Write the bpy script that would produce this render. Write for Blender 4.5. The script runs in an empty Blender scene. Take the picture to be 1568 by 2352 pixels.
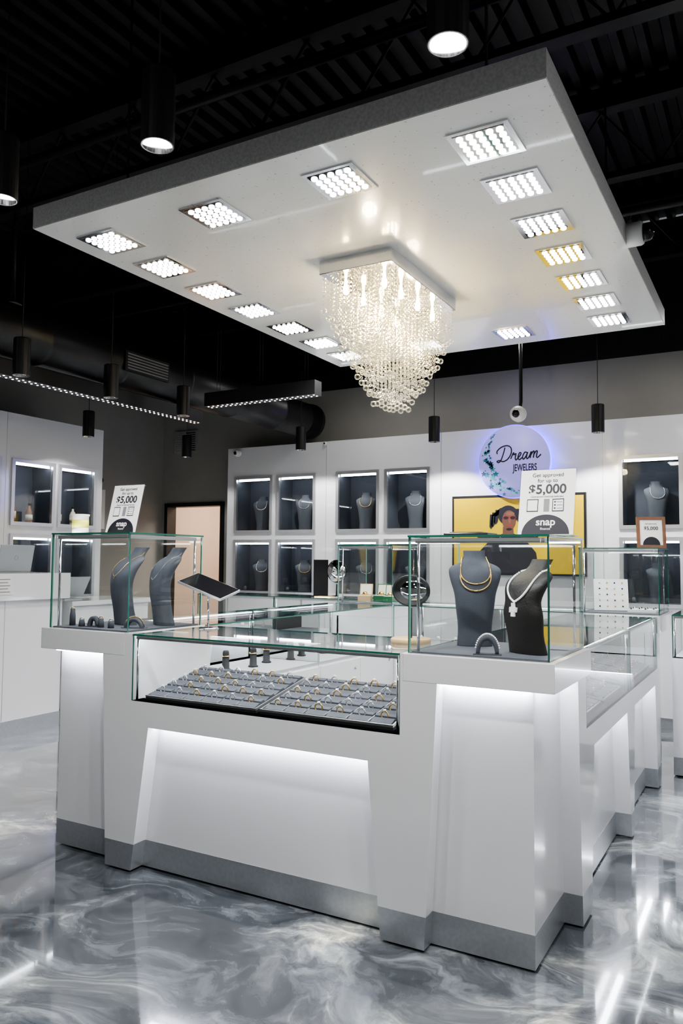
import bpy, bmesh, math, random
from mathutils import Matrix, Vector, Euler
random.seed(7)
COL = bpy.context.scene.collection
pi = math.pi

# ------------------------------------------------------------------ materials
MATS = {}
def pm(name, base, rough=0.5, metal=0.0, emis=None, es=0.0, coat=0.0, noise=0.0, nscale=20, trans=0.0, bump=0.0, spec=0.5):
    m = bpy.data.materials.new(name); m.use_nodes = True
    nt = m.node_tree; b = nt.nodes['Principled BSDF']
    b.inputs['Base Color'].default_value = (*base, 1)
    b.inputs['Roughness'].default_value = rough
    b.inputs['Metallic'].default_value = metal
    b.inputs['Coat Weight'].default_value = coat
    b.inputs['Coat Roughness'].default_value = 0.04
    b.inputs['Transmission Weight'].default_value = trans
    b.inputs['Specular IOR Level'].default_value = spec
    if emis:
        b.inputs['Emission Color'].default_value = (*emis, 1)
        b.inputs['Emission Strength'].default_value = es
    if noise or bump:
        tc = nt.nodes.new('ShaderNodeTexCoord'); n = nt.nodes.new('ShaderNodeTexNoise')
        n.inputs['Scale'].default_value = nscale; n.inputs['Detail'].default_value = 4
        nt.links.new(tc.outputs['Object'], n.inputs['Vector'])
        if noise:
            r = nt.nodes.new('ShaderNodeValToRGB')
            r.color_ramp.elements[0].position = 0.3; r.color_ramp.elements[1].position = 0.7
            r.color_ramp.elements[0].color = (*[c*(1-noise) for c in base], 1)
            r.color_ramp.elements[1].color = (*[min(1, c*(1+noise)) for c in base], 1)
            nt.links.new(n.outputs['Fac'], r.inputs['Fac']); nt.links.new(r.outputs['Color'], b.inputs['Base Color'])
        if bump:
            bp = nt.nodes.new('ShaderNodeBump'); bp.inputs['Strength'].default_value = bump; bp.inputs['Distance'].default_value = 0.002
            nt.links.new(n.outputs['Fac'], bp.inputs['Height']); nt.links.new(bp.outputs['Normal'], b.inputs['Normal'])
    MATS[name] = m
    return m

WHITE = pm('white_laminate', (0.76, 0.765, 0.79), 0.14, coat=0.5)
WHITEM = pm('white_matte', (0.78, 0.78, 0.78), 0.5)
STEEL = pm('brushed_aluminium', (0.50, 0.52, 0.54), 0.33, 0.75, noise=0.06, nscale=60)
CHROME = pm('chrome', (0.8, 0.8, 0.82), 0.08, 1.0)
SILVER = pm('satin_silver', (0.62, 0.63, 0.65), 0.3, 0.8)
BLACK = pm('black_metal', (0.010, 0.010, 0.011), 0.42)
BLACKG = pm('black_gloss', (0.01, 0.01, 0.012), 0.12)
CEILB = pm('black_ceiling_paint', (0.008, 0.008, 0.009), 0.5, noise=0.4, nscale=8)
GREYW = pm('taupe_wall_paint', (0.34, 0.335, 0.318), 0.7, noise=0.04, nscale=3)
NAVY = pm('dark_slate_fabric', (0.05, 0.058, 0.08), 0.8, noise=0.15, nscale=120)
VELVET = pm('slate_velvet', (0.065, 0.073, 0.093), 0.8, noise=0.12, nscale=200)
VELVETL = pm('grey_velvet_pad', (0.085, 0.093, 0.115), 0.8, noise=0.1, nscale=200)
LEATHER = pm('black_leather', (0.014, 0.012, 0.012), 0.5, bump=0.7, nscale=110)
PAD = pm('pale_grey_deck', (0.42, 0.43, 0.46), 0.6)
GOLD = pm('gold', (0.85, 0.6, 0.25), 0.18, 1.0)
SILV = pm('bright_silver', (0.9, 0.9, 0.92), 0.12, 1.0)
GEM = pm('white_gem', (0.95, 0.95, 0.97), 0.05, 0.3, emis=(1, 1, 1), es=0.25)
LED = pm('led_white', (1, 1, 1), 0.5, emis=(0.90, 0.93, 1.0), es=26)
LEDN = pm('led_niche', (1, 1, 1), 0.5, emis=(0.93, 0.96, 1.0), es=22)
LENS = pm('lamp_lens_glow', (1, 1, 1), 0.3, emis=(1, 0.99, 0.97), es=6)
LENSD = pm('pendant_lens_glow', (1, 1, 1), 0.3, emis=(1, 0.98, 0.92), es=9)
TRACKL = pm('track_led_glow', (1, 1, 1), 0.3, emis=(0.95, 0.97, 1.0), es=4)
BULB = pm('warm_bulb_glow', (1, 0.9, 0.7), 0.3, emis=(1, 0.78, 0.42), es=60)
SIGNW = pm('sign_face_glow', (0.26, 0.25, 0.52), 0.5, emis=(0.44, 0.40, 1.0), es=0.48)
SIGNB = pm('sign_blue_glow', (0.1, 0.1, 0.9), 0.4, emis=(0.06, 0.03, 1.0), es=5)
TEAL1 = pm('star_teal', (0.03, 0.22, 0.30), 0.5)
TEAL2 = pm('star_aqua', (0.08, 0.36, 0.42), 0.5)
TEAL3 = pm('star_navy', (0.03, 0.06, 0.2), 0.5)
INK = pm('black_ink', (0.012, 0.012, 0.02), 0.5)
INKG = pm('grey_ink', (0.2, 0.2, 0.2), 0.5)
CARD = pm('white_card', (0.80, 0.79, 0.77), 0.35, noise=0.02, nscale=6)
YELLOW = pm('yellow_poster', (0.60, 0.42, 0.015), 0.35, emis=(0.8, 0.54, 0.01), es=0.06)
SKIN = pm('printed_skin', (0.13, 0.06, 0.04), 0.5)
SKINL = pm('printed_skin_light', (0.19, 0.085, 0.055), 0.5)
REDT = pm('printed_red', (0.35, 0.03, 0.02), 0.4)
BEIGE = pm('beige_wall', (0.62, 0.50, 0.42), 0.7)
WOODM = pm('light_wood', (0.62, 0.44, 0.22), 0.45, noise=0.15, nscale=15)
BROWN = pm('brown_wood_frame', (0.17, 0.075, 0.04), 0.4, noise=0.2, nscale=25)
GREENB = pm('green_box', (0.02, 0.14, 0.06), 0.4)
TAN = pm('tan_leather', (0.55, 0.40, 0.22), 0.5)
CREAM = pm('cream_lining', (0.85, 0.8, 0.68), 0.6)
CANDLE = pm('candle_yellow', (0.75, 0.72, 0.12), 0.35, emis=(0.9, 0.85, 0.2), es=0.15)
CANDLEW = pm('candle_white', (0.85, 0.84, 0.75), 0.4)
LAPT = pm('laptop_grey', (0.36, 0.39, 0.40), 0.35, 0.4)
SCREEN = pm('dark_screen', (0.02, 0.025, 0.03), 0.15)
BLUEG = pm('blue_gel', (0.15, 0.5, 0.7), 0.15, trans=0.4)
AMBER = pm('amber_liquor', (0.22, 0.08, 0.02), 0.1)
MIRROR = pm('mirror', (0.85, 0.86, 0.88), 0.02, 1.0)
CAMW = pm('camera_white', (0.75, 0.75, 0.74), 0.35)
TRAYB = pm('black_tray', (0.02, 0.022, 0.028), 0.6)

def glass_mat(name, tint, refl=1.0):
    m = bpy.data.materials.new(name); m.use_nodes = True; nt = m.node_tree; nt.nodes.clear()
    o = nt.nodes.new('ShaderNodeOutputMaterial'); mx = nt.nodes.new('ShaderNodeMixShader')
    t = nt.nodes.new('ShaderNodeBsdfTransparent'); g = nt.nodes.new('ShaderNodeBsdfGlossy'); lw = nt.nodes.new('ShaderNodeLayerWeight')
    pw = nt.nodes.new('ShaderNodeMath'); pw.operation = 'POWER'; pw.inputs[1].default_value = 5.0
    ma = nt.nodes.new('ShaderNodeMath'); ma.operation = 'MULTIPLY_ADD'; ma.inputs[1].default_value = 0.92; ma.inputs[2].default_value = 0.03
    lw.inputs['Blend'].default_value = 0.5
    t.inputs['Color'].default_value = (*tint, 1); g.inputs['Roughness'].default_value = 0.015
    g.inputs['Color'].default_value = (refl, refl, refl, 1)
    nt.links.new(lw.outputs['Facing'], pw.inputs[0]); nt.links.new(pw.outputs[0], ma.inputs[0])
    nt.links.new(ma.outputs[0], mx.inputs[0]); nt.links.new(t.outputs[0], mx.inputs[1]); nt.links.new(g.outputs[0], mx.inputs[2])
    nt.links.new(mx.outputs[0], o.inputs[0]); return m
GLASS = glass_mat('clear_glass', (0.985, 0.995, 0.99), 0.9)
ACRYL = glass_mat('clear_acrylic', (.98, .98, .98), 0.8)
GEDGE = pm('glass_edge_green', (0.02, 0.12, 0.09), 0.15, coat=0.5)
GEDGEL = pm('glass_edge_pale', (0.25, 0.5, 0.42), 0.15, coat=0.5)

def crystal_glow_mat(es):
    m = bpy.data.materials.new('crystal'); m.use_nodes = True; nt = m.node_tree; nt.nodes.clear()
    o = nt.nodes.new('ShaderNodeOutputMaterial'); mx = nt.nodes.new('ShaderNodeMixShader')
    t = nt.nodes.new('ShaderNodeBsdfTransparent'); p = nt.nodes.new('ShaderNodeBsdfPrincipled'); lw = nt.nodes.new('ShaderNodeLayerWeight')
    lw.inputs['Blend'].default_value = 0.5
    p.inputs['Base Color'].default_value = (0.9, 0.87, 0.76, 1); p.inputs['Roughness'].default_value = 0.05; p.inputs['Metallic'].default_value = 0.8
    p.inputs['Emission Color'].default_value = (1, 0.90, 0.68, 1); p.inputs['Emission Strength'].default_value = es  # warm sparkle from the bulbs put into the beads as faint emission
    t.inputs['Color'].default_value = (0.97, 0.97, 0.95, 1)
    nt.links.new(lw.outputs['Facing'], mx.inputs[0]); nt.links.new(t.outputs[0], mx.inputs[1]); nt.links.new(p.outputs[0], mx.inputs[2])
    nt.links.new(mx.outputs[0], o.inputs[0]); return m
CRYSTAL_GLOW = crystal_glow_mat(0.12)

def floor_mat():
    m = bpy.data.materials.new('swirled_epoxy_floor'); m.use_nodes = True; nt = m.node_tree; L = nt.links.new
    b = nt.nodes['Principled BSDF']; tc = nt.nodes.new('ShaderNodeTexCoord')
    def noise(vec, scale, detail, rough=.5, dist=0.0):
        n = nt.nodes.new('ShaderNodeTexNoise'); n.inputs['Scale'].default_value = scale; n.inputs['Detail'].default_value = detail
        n.inputs['Roughness'].default_value = rough; n.inputs['Distortion'].default_value = dist; L(vec, n.inputs['Vector']); return n
    def warp(vec, n, amt):
        sub = nt.nodes.new('ShaderNodeVectorMath'); sub.operation = 'SUBTRACT'; sub.inputs[1].default_value = (0.5, 0.5, 0.5); L(n.outputs['Color'], sub.inputs[0])
        sc = nt.nodes.new('ShaderNodeVectorMath'); sc.operation = 'SCALE'; sc.inputs['Scale'].default_value = amt; L(sub.outputs[0], sc.inputs[0])
        ad = nt.nodes.new('ShaderNodeVectorMath'); L(vec, ad.inputs[0]); L(sc.outputs[0], ad.inputs[1]); return ad.outputs[0]
    def ramp(fac, stops):
        r = nt.nodes.new('ShaderNodeValToRGB'); cr = r.color_ramp
        cr.elements[0].position = stops[0][0]; cr.elements[0].color = (*stops[0][1], 1); cr.elements[1].position = stops[-1][0]; cr.elements[1].color = (*stops[-1][1], 1)
        for p, c in stops[1:-1]: e = cr.elements.new(p); e.color = (*c, 1)
        L(fac, r.inputs['Fac']); return r.outputs[0]
    v0 = tc.outputs['Object']
    v1 = warp(v0, noise(v0, 1.0, 2), 1.2)
    v2 = warp(v1, noise(v1, 2.4, 4), 0.45)
    n1 = noise(v2, 1.2, 8, .6, .6)
    base = ramp(n1.outputs['Fac'], [(.35, (.03, .035, .042)), (.45, (.065, .073, .085)), (.53, (.12, .13, .145)), (.585, (.21, .222, .23)), (.64, (.48, .48, .45)), (.70, (.82, .77, .62))])
    mp = nt.nodes.new('ShaderNodeMapping'); mp.inputs['Scale'].default_value = (1, 2.6, 1); mp.inputs['Rotation'].default_value = (0, 0, -.5); L(v2, mp.inputs['Vector'])
    n2 = noise(mp.outputs[0], 2.4, 10, .66, .9)
    st = ramp(n2.outputs['Fac'], [(.36, (.45, .46, .48)), (.5, (.95, .95, .95)), (.62, (2.2, 2.2, 2.15))])
    mx = nt.nodes.new('ShaderNodeMix'); mx.data_type = 'RGBA'; mx.blend_type = 'MULTIPLY'; mx.inputs[0].default_value = 0.9
    L(base, mx.inputs[6]); L(st, mx.inputs[7]); L(mx.outputs[2], b.inputs['Base Color'])
    b.inputs['Roughness'].default_value = 0.10; b.inputs['Coat Weight'].default_value = 1.0; b.inputs['Coat Roughness'].default_value = 0.04
    return m
FLOOR = floor_mat()

def speckle_mat():
    m = pm('speckled_white_panel', (0.72, 0.72, 0.69), 0.22, coat=0.35); nt = m.node_tree; L = nt.links.new; b = nt.nodes['Principled BSDF']
    tc = nt.nodes.new('ShaderNodeTexCoord'); v = nt.nodes.new('ShaderNodeTexNoise'); v.inputs['Scale'].default_value = 70; v.inputs['Detail'].default_value = 1
    L(tc.outputs['Object'], v.inputs['Vector'])
    r = nt.nodes.new('ShaderNodeValToRGB'); r.color_ramp.elements[0].position = 0.72; r.color_ramp.elements[0].color = (0.74, 0.74, 0.71, 1)
    r.color_ramp.elements[1].position = 0.76; r.color_ramp.elements[1].color = (0.4, 0.4, 0.4, 1)
    L(v.outputs['Fac'], r.inputs['Fac']); L(r.outputs[0], b.inputs['Base Color']); return m
SPECK = speckle_mat()
SPECKG = pm('speckled_grey_edge', (0.6, 0.6, 0.59), 0.5, noise=0.15, nscale=90)

# ------------------------------------------------------------------ builder
class B:
    def __init__(s, o=(0, 0, 0), fn=None):
        s.v = []; s.f = []; s.m = []; s.mats = []; s.o = Vector(o); s.fn = fn; s.sm = []
    def mi(s, m):
        if m not in s.mats: s.mats.append(m)
        return s.mats.index(m)
    def add(s, vs, fs, mat, smooth=False):
        n = len(s.v); k = s.mi(mat)
        for p in vs:
            q = s.fn(*p) if s.fn else p
            s.v.append(tuple(Vector(q) - s.o))
        for f in fs:
            s.f.append([n + i for i in f]); s.m.append(k); s.sm.append(smooth)
        return s
    def box(s, x0, x1, y0, y1, z0, z1, mat):
        return s.add([(x0, y0, z0), (x1, y0, z0), (x1, y1, z0), (x0, y1, z0), (x0, y0, z1), (x1, y0, z1), (x1, y1, z1), (x0, y1, z1)],
                     [(3, 2, 1, 0), (4, 5, 6, 7), (0, 1, 5, 4), (1, 2, 6, 5), (2, 3, 7, 6), (3, 0, 4, 7)], mat)
    def pane(s, x0, x1, y0, y1, z0, z1, gm=None, em=None):
        gm = gm or GLASS; em = em or GEDGE
        d = [x1-x0, y1-y0, z1-z0]; ax = d.index(min(d))
        vs = [(x0, y0, z0), (x1, y0, z0), (x1, y1, z0), (x0, y1, z0), (x0, y0, z1), (x1, y0, z1), (x1, y1, z1), (x0, y1, z1)]
        fs = [((3, 2, 1, 0), 2), ((4, 5, 6, 7), 2), ((0, 1, 5, 4), 1), ((2, 3, 7, 6), 1), ((1, 2, 6, 5), 0), ((3, 0, 4, 7), 0)]
        s.add(vs, [f for f, a in fs if a == ax], gm)
        s.add(vs, [f for f, a in fs if a != ax], em)
        return s
    def prism(s, poly, a0, a1, axis, mat):
        n = len(poly)
        def pt(p, a):
            return (p[0], a, p[1]) if axis == 'y' else ((a, p[0], p[1]) if axis == 'x' else (p[0], p[1], a))
        vs = [pt(p, a0) for p in poly] + [pt(p, a1) for p in poly]
        fs = [tuple(range(n)), tuple(reversed(range(n, 2*n)))] + [(i, n+i, n+(i+1) % n, (i+1) % n) for i in range(n)]
        return s.add(vs, fs, mat)
    def lathe(s, prof, c, mat, n=24, axis='z', smooth=True):
        vs = []; fs = []
        for r, h in prof:
            for i in range(n):
                a = 2*pi*i/n; p = (r*math.cos(a), r*math.sin(a), h)
                if axis == 'y': p = (p[0], h, p[1])
                elif axis == 'x': p = (h, p[0], p[1])
                vs.append((c[0]+p[0], c[1]+p[1], c[2]+p[2]))
        m = len(prof)
        for j in range(m-1):
            for i in range(n):
                fs.append((j*n+i, j*n+(i+1) % n, (j+1)*n+(i+1) % n, (j+1)*n+i))
        if prof[0][0] > 1e-6: fs.append(tuple(reversed(range(n))))
        if prof[-1][0] > 1e-6: fs.append(tuple(range((m-1)*n, m*n)))
        return s.add(vs, fs, mat, smooth)
    def cyl(s, c, r, h, mat, n=24, axis='z', smooth=True):
        return s.lathe([(r, 0), (r, h)], c, mat, n, axis, smooth)
    def ball(s, c, r, mat, n=12, m=7, sc=(1, 1, 1)):
        vs = []; fs = []
        for j in range(m+1):
            t = pi*j/m
            for i in range(n):
                a = 2*pi*i/n
                vs.append((c[0]+sc[0]*r*math.sin(t)*math.cos(a), c[1]+sc[1]*r*math.sin(t)*math.sin(a), c[2]+sc[2]*r*math.cos(t)))
        for j in range(m):
            for i in range(n):
                fs.append((j*n+i, (j+1)*n+i, (j+1)*n+(i+1) % n, j*n+(i+1) % n))
        return s.add(vs, fs, mat, True)
    def tube(s, pts, r, mat, n=8, closed=False):
        pts = [Vector(p) for p in pts]; vs = []; fs = []; N = len(pts)
        up = Vector((0.13, 0.21, 0.97))
        for k, p in enumerate(pts):
            a = pts[(k-1) % N] if (closed or k > 0) else p; b = pts[(k+1) % N] if (closed or k < N-1) else p
            d = (b-a).normalized(); u = d.cross(up)
            if u.length < 1e-4: u = d.cross(Vector((1, 0, 0)))
            u.normalize(); w = d.cross(u)
            rr = r[k] if isinstance(r, (list, tuple)) else r
            for i in range(n):
                t = 2*pi*i/n; vs.append(tuple(p + (u*math.cos(t)+w*math.sin(t))*rr))
        for k in range(N if closed else N-1):
            k2 = (k+1) % N
            for i in range(n): fs.append((k*n+i, k*n+(i+1) % n, k2*n+(i+1) % n, k2*n+i))
        if not closed:
            fs.append(tuple(reversed(range(n)))); fs.append(tuple(range((N-1)*n, N*n)))
        return s.add(vs, fs, mat, True)
    def mesh(s, name):
        me = bpy.data.meshes.new(name); me.from_pydata(s.v, [], s.f)
        for m in s.mats: me.materials.append(m)
        me.polygons.foreach_set('material_index', s.m); me.polygons.foreach_set('use_smooth', s.sm)
        bm = bmesh.new(); bm.from_mesh(me); bmesh.ops.remove_doubles(bm, verts=bm.verts, dist=1e-6)
        bmesh.ops.recalc_face_normals(bm, faces=bm.faces); bm.to_mesh(me); bm.free()
        return me
    def obj(s, name, parent=None, label=None, loc=None, bevel=0):
        o = bpy.data.objects.new(name, s.mesh(name)); COL.objects.link(o)
        if parent: o.parent = parent
        else: o.location = loc if loc is not None else s.o
        if label: o['label'] = label
        if bevel:
            md = o.modifiers.new('bevel', 'BEVEL'); md.width = bevel; md.segments = 2; md.limit_method = 'ANGLE'
        return o

def tag(o, label, cat, group=None, kind=None):
    o['label'] = label; o['category'] = cat
    if group: o['group'] = group
    if kind: o['kind'] = kind
    return o
def root(name, loc, label, cat, group=None, rot=0):
    e = bpy.data.objects.new(name, None); COL.objects.link(e); e.location = loc; e.rotation_euler = (0, 0, rot); e.empty_display_size = 0.05
    return tag(e, label, cat, group)
def struct(b, name, label=None):
    o = b.obj(name); o['kind'] = 'structure'
    if label: o['label'] = label
    return o
def dup(o, parent=None, loc=None, rot=None, label=None):
    c = o.copy(); COL.objects.link(c)
    if parent: c.parent = parent
    if loc is not None: c.location = loc
    if rot is not None: c.rotation_euler = rot
    if label: c['label'] = label
    for ch in list(o.children): dup(ch, c)
    return c
def text(body, size, loc, rot, mat, name, parent=None, align='CENTER', ext=0.0006, shear=0, sx=1.0, bold=0.0):
    cu = bpy.data.curves.new(name, 'FONT'); cu.body = body; cu.size = size; cu.align_x = align; cu.align_y = 'CENTER'; cu.extrude = ext; cu.shear = shear; cu.offset = bold
    t = bpy.data.objects.new(name, cu); COL.objects.link(t); bpy.context.view_layer.update()
    me = bpy.data.meshes.new_from_object(t.evaluated_get(bpy.context.evaluated_depsgraph_get()))
    bpy.data.objects.remove(t); me.materials.clear(); me.materials.append(mat)
    o = bpy.data.objects.new(name, me); COL.objects.link(o); o.location = loc; o.rotation_euler = rot; o.scale = (sx, 1, 1)
    if parent: o.parent = parent
    return o

def light(kind, name, loc, energy, color=(1, 1, 1), rot=(0, 0, 0), **k):
    l = bpy.data.lights.new(name, kind); l.energy = energy; l.color = color
    for a, b in k.items(): setattr(l, a, b)
    o = bpy.data.objects.new(name, l); COL.objects.link(o); o.location = loc; o.rotation_euler = rot; return o

# ------------------------------------------------------------------ room
XL, XR, YF, YB, ZC = -7.05, 3.2, -3.2, 7.75, 4.7
struct(B().box(XL-.1, XR+.1, YF-.1, 9.6, -0.1, 0, FLOOR), 'floor', 'glossy grey and white swirled epoxy floor')
b = B(); w = 0.15; x = XL-.1
prof = []
while x < XR+.1:
    prof += [(x, ZC), (x+.05, ZC), (x+.07, ZC+.06), (x+.13, ZC+.06)]; x += w
prof = prof + [(XR+.3, ZC+.2), (XL-.1, ZC+.2)]
b.prism(prof, YF-.1, YB+.1, 'y', CEILB); struct(b, 'ceiling', 'black painted corrugated metal ceiling deck')
b = B()
DX0, DX1, DZ = -6.98, -6.02, 2.17
for z0, z1, m in ((0, 3.42, GREYW), (3.42, ZC, CEILB)):
    if z0 == 0:
        b.box(XL-.1, DX0, YB, YB+.12, 0, z1, m); b.box(DX0, DX1, YB, YB+.12, DZ, z1, m); b.box(DX1, XR+.1, YB, YB+.12, 0, z1, m)
    else: b.box(XL-.1, XR+.1, YB, YB+.12, z0, z1, m)
struct(b, 'wall_back', 'taupe wall painted black above')
b = B().box(XL-.12, XL, YF, YB, 0, 3.42, GREYW).box(XL-.12, XL, YF, YB, 3.42, ZC, CEILB); struct(b, 'wall_left')
b = B().box(XR, XR+.12, YF, YB, 0, 3.42, GREYW).box(XR, XR+.12, YF, YB, 3.42, ZC, CEILB); struct(b, 'wall_right')
b = B().box(XL, XR, YF-.12, YF, 0, 3.42, GREYW).box(XL, XR, YF-.12, YF, 3.42, ZC, CEILB); struct(b, 'wall_front')
b = B().box(XL, -4.5, 9.3, 9.4, 0, 2.7, BEIGE).box(XL-.1, XL, 7.87, 9.4, 0, 2.7, BEIGE).box(-4.6, -4.5, 7.87, 9.3, 0, 2.7, BEIGE).box(XL, -4.5, 7.87, 9.4, 2.7, 2.8, WHITEM)
struct(b, 'wall_storeroom', 'beige wall of the lit back room')
b = B().box(DX0, DX0+.05, YB-.03, YB+.14, 0, DZ, BLACK).box(DX1-.05, DX1, YB-.03, YB+.14, 0, DZ, BLACK).box(DX0, DX1, YB-.03, YB+.14, DZ-.05, DZ, BLACK)
struct(b, 'door_1', 'dark frame of the open doorway')
light('AREA', 'storeroom_lamp', (-5.8, 8.6, 2.68), 45, (1, 0.86, 0.72), size=0.8)

# ceiling joists
def joist(y, zt=4.55, zb=4.05):
    r = root('roof_joist', (0, y, zb), 'black open-web steel roof joist under the ceiling deck', 'joist', 'steel roof joists')
    b = B((0, y, zb)); b.box(XL, XR, y-.05, y+.05, zt, zt+.15, CEILB); b.obj('top_chord', r)
    b = B((0, y, zb)); b.box(XL, XR, y-.045, y+.045, zb, zb+.045, BLACK); b.obj('bottom_chord', r)
    b = B((0, y, zb)); x = XL+.1; pts = []; up = True
    while x < XR-.1:
        pts.append((x, y, zb+.03 if up else zt)); x += .35; up = not up
    b.tube(pts, 0.014, BLACK, 6)
    b.obj('web', r)
for y in (0.6, 2.2, 3.8, 5.4, 7.0): joist(y)
def pipe(name, pts, r, label, cat='pipe', mat=BLACK):
    b = B(pts[0]).tube(pts, r, mat, 12); o = b.obj(name); tag(o, label, cat); return o
pipe('conduit_pipe', [(XL, 3.2, 3.95), (XR, 3.2, 3.95)], 0.03, 'black sprinkler pipe crossing below the ceiling')
pipe('conduit_pipe', [(1.0, YF, 4.0), (1.0, YB, 4.0)], 0.025, 'black conduit running along the ceiling')
pipe('conduit_pipe', [(-.2, YF, 4.3), (-.2, YB, 4.3)], 0.02, 'thin black conduit along the ceiling')
pipe('conduit_pipe', [(XL, 5.6, 3.9), (XR, 5.6, 3.9)], 0.03, 'black sprinkler pipe under the joists')
# duct
b = B((-4.62, 0, 3.02)); pr = [(.19, -3.2)]
y = -3.0
while y < 7.0:
    pr += [(.19, y+.7), (.2, y+.71), (.2, y+.74), (.19, y+.75)]; y += .75
pr += [(.19, 7.25), (.15, 7.33), (0.0, 7.34)]
b.lathe(pr, (-4.62, 0, 3.02), BLACK, 28, 'y'); tag(b.obj('air_duct'), 'large round black spiral air duct', 'air duct')
b = B((-4.42, 4.6, 3.0)); b.box(-4.44, -4.41, 4.4, 4.9, 2.92, 3.08, BLACK)
for i in range(6): b.box(-4.415, -4.405, 4.42, 4.88, 2.935+i*.023, 2.945+i*.023, INKG)
tag(b.obj('duct_register'), 'slotted dark air register on the black duct', 'vent')

# ------------------------------------------------------------------ suspended panel
PX0, PX1, PY0, PY1, PZ = -3.035, -0.615, 2.41, 5.37, 3.0
r = root('ceiling_panel', ((PX0+PX1)/2, (PY0+PY1)/2, PZ), 'large white speckled suspended ceiling panel with lamp grid', 'ceiling panel')
O = r.location
b = B(O).box(PX0, PX1, PY0, PY1, PZ, PZ+.10, SPECKG); b.obj('panel_edge', r, 'grey speckled edge band')
b = B(O).box(PX0+.002, PX1-.002, PY0+.002, PY1-.002, PZ-.003, PZ, SPECK); b.obj('soffit_board', r)
for px, py in ((PX0+.3, PY0+.3), (PX1-.3, PY0+.3), (PX0+.3, PY1-.3), (PX1-.3, PY1-.3)): B(O).cyl((px, py, PZ+.10), .006, ZC-PZ-.10, BLACK, 8).obj('hanging_rod', r)
# LED tiles
tx = [-2.81, -2.17, -1.53, -0.91]; ty = [2.69, 3.07, 3.48, 3.88, 4.29, 4.69, 5.08]
pos = [(tx[0], y) for y in ty] + [(tx[3], y) for y in ty] + [(x, ty[0]) for x in tx[1:3]] + [(x, ty[6]) for x in tx[1:3]]
tile0 = root('led_downlight', (0, 0, 0), 'square mirror-chrome downlight with a grid of glowing lenses', 'ceiling light', 'square grid downlights')
h = .117
b = B().box(-h, h, -h, h, -.006, 0, CHROME); b.obj('chrome_plate', tile0)
b = B().box(-.098, .098, -.098, .098, -.008, -.006, MIRROR); b.obj('mirror_tray', tile0)
lm = B().lathe([(.0140, -.003), (.0130, -.008), (.008, -.011), (0, -.012)], (0, 0, 0), LENS, 12).mesh('lamp_lens')
for i in range(5):
    for j in range(5):
        o = bpy.data.objects.new('lamp_lens', lm); COL.objects.link(o); o.parent = tile0; o.location = ((i-2)*.038, (j-2)*.038, -.005)
for k, (x, y) in enumerate(pos):
    t = tile0 if k == 0 else dup(tile0)
    t.location = (x, y, PZ-.003)
    light('SPOT', 'downlight_beam', (x, y, PZ-.04), 21, (.99, .99, 1), spot_size=2.6, spot_blend=.8, shadow_soft_size=.02)

# ------------------------------------------------------------------ chandelier
cx0, cx1, cy0, cy1 = -2.045, -1.63, 3.385, 4.26
CO = ((cx0+cx1)/2, (cy0+cy1)/2, 2.997)
ch = root('chandelier', CO, 'rectangular crystal chandelier with long tapering strands of clear beads', 'chandelier')
b = B(CO); b.box(cx0, cx1, cy0, cy1, 2.925, 2.997, CHROME); b.obj('mounting_plate', ch, 'chrome mounting box', bevel=.003)
bulbs = [(x, y) for x in (-1.95, -1.725) for y in (3.5, 3.7, 3.92, 4.13)]
for x, y in bulbs:
    b = B(CO); b.lathe([(0, 2.84), (.010, 2.843), (.014, 2.855), (.014, 2.88), (.009, 2.89), (.006, 2.925)], (x, y, 0), BULB, 12); b.obj('light_bulb', ch)
for y in (3.55, 3.82, 4.1): light('POINT', 'chandelier_glow', (-1.8375, y, 2.70), 9, (1, .82, .54), shadow_soft_size=.04)
strand = B(CO); nx, ny = 9, 18; balls = []
def bead(b, c, r, mat):
    x, y, z = c; vs = [(x, y, z+r)]; 
    for q in range(5): a = 2*pi*q/5; vs.append((x+r*.95*math.cos(a), y+r*.95*math.sin(a), z+r*.35))
    for q in range(5): a = 2*pi*(q+.5)/5; vs.append((x+r*.95*math.cos(a), y+r*.95*math.sin(a), z-r*.35))
    vs.append((x, y, z-r)); fs = []
    for q in range(5):
        n = (q+1) % 5
        fs += [(0, 1+q, 1+n), (1+q, 6+q, 1+n), (1+n, 6+q, 6+n), (6+q, 11, 6+n)]
    b.add(vs, fs, mat)
rc = random.Random(11)
for i in range(nx):
    for j in range(ny):
        x = cx0+.02+(cx1-cx0-.04)*i/(nx-1); y = cy0+.02+(cy1-cy0-.04)*j/(ny-1)
        u = abs(i-(nx-1)/2)/((nx-1)/2); v = abs(j-(ny-1)/2)/((ny-1)/2)
        rr = .45*max(u, v) + .55*math.sqrt((u*u+v*v)/1.6)
        Ls = .17+.44*max(0, min(1, (1.05-rr)/.75))**.8
        z = 2.915-rc.uniform(0, .018); k = 0
        while z > 2.925-Ls+.01:
            bead(strand, (x+rc.uniform(-.0015, .0015), y, z), .0085 if k % 4 else .0105, CRYSTAL_GLOW); z -= .0225; k += 1
        balls.append((x, y, 2.925-Ls-.012-rc.uniform(0, .012)))
strand.obj('bead_strands', ch)['kind'] = 'stuff'
bm_ = B().ball((0, 0, 0), .0165, CRYSTAL_GLOW, 10, 7).mesh('crystal_ball')
balls.sort(key=lambda p: -p[0]*.5+p[1]+p[2]*.8)
for p in balls[:100]:
    o = bpy.data.objects.new('crystal_ball', bm_); COL.objects.link(o); o.parent = ch; o.location = Vector(p)-Vector(CO)
rb = B(CO)
for p in balls[100:]: rb.ball(p, .0165, CRYSTAL_GLOW, 8, 5)
rb.obj('crystal_drops', ch)['kind'] = 'stuff'

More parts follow.
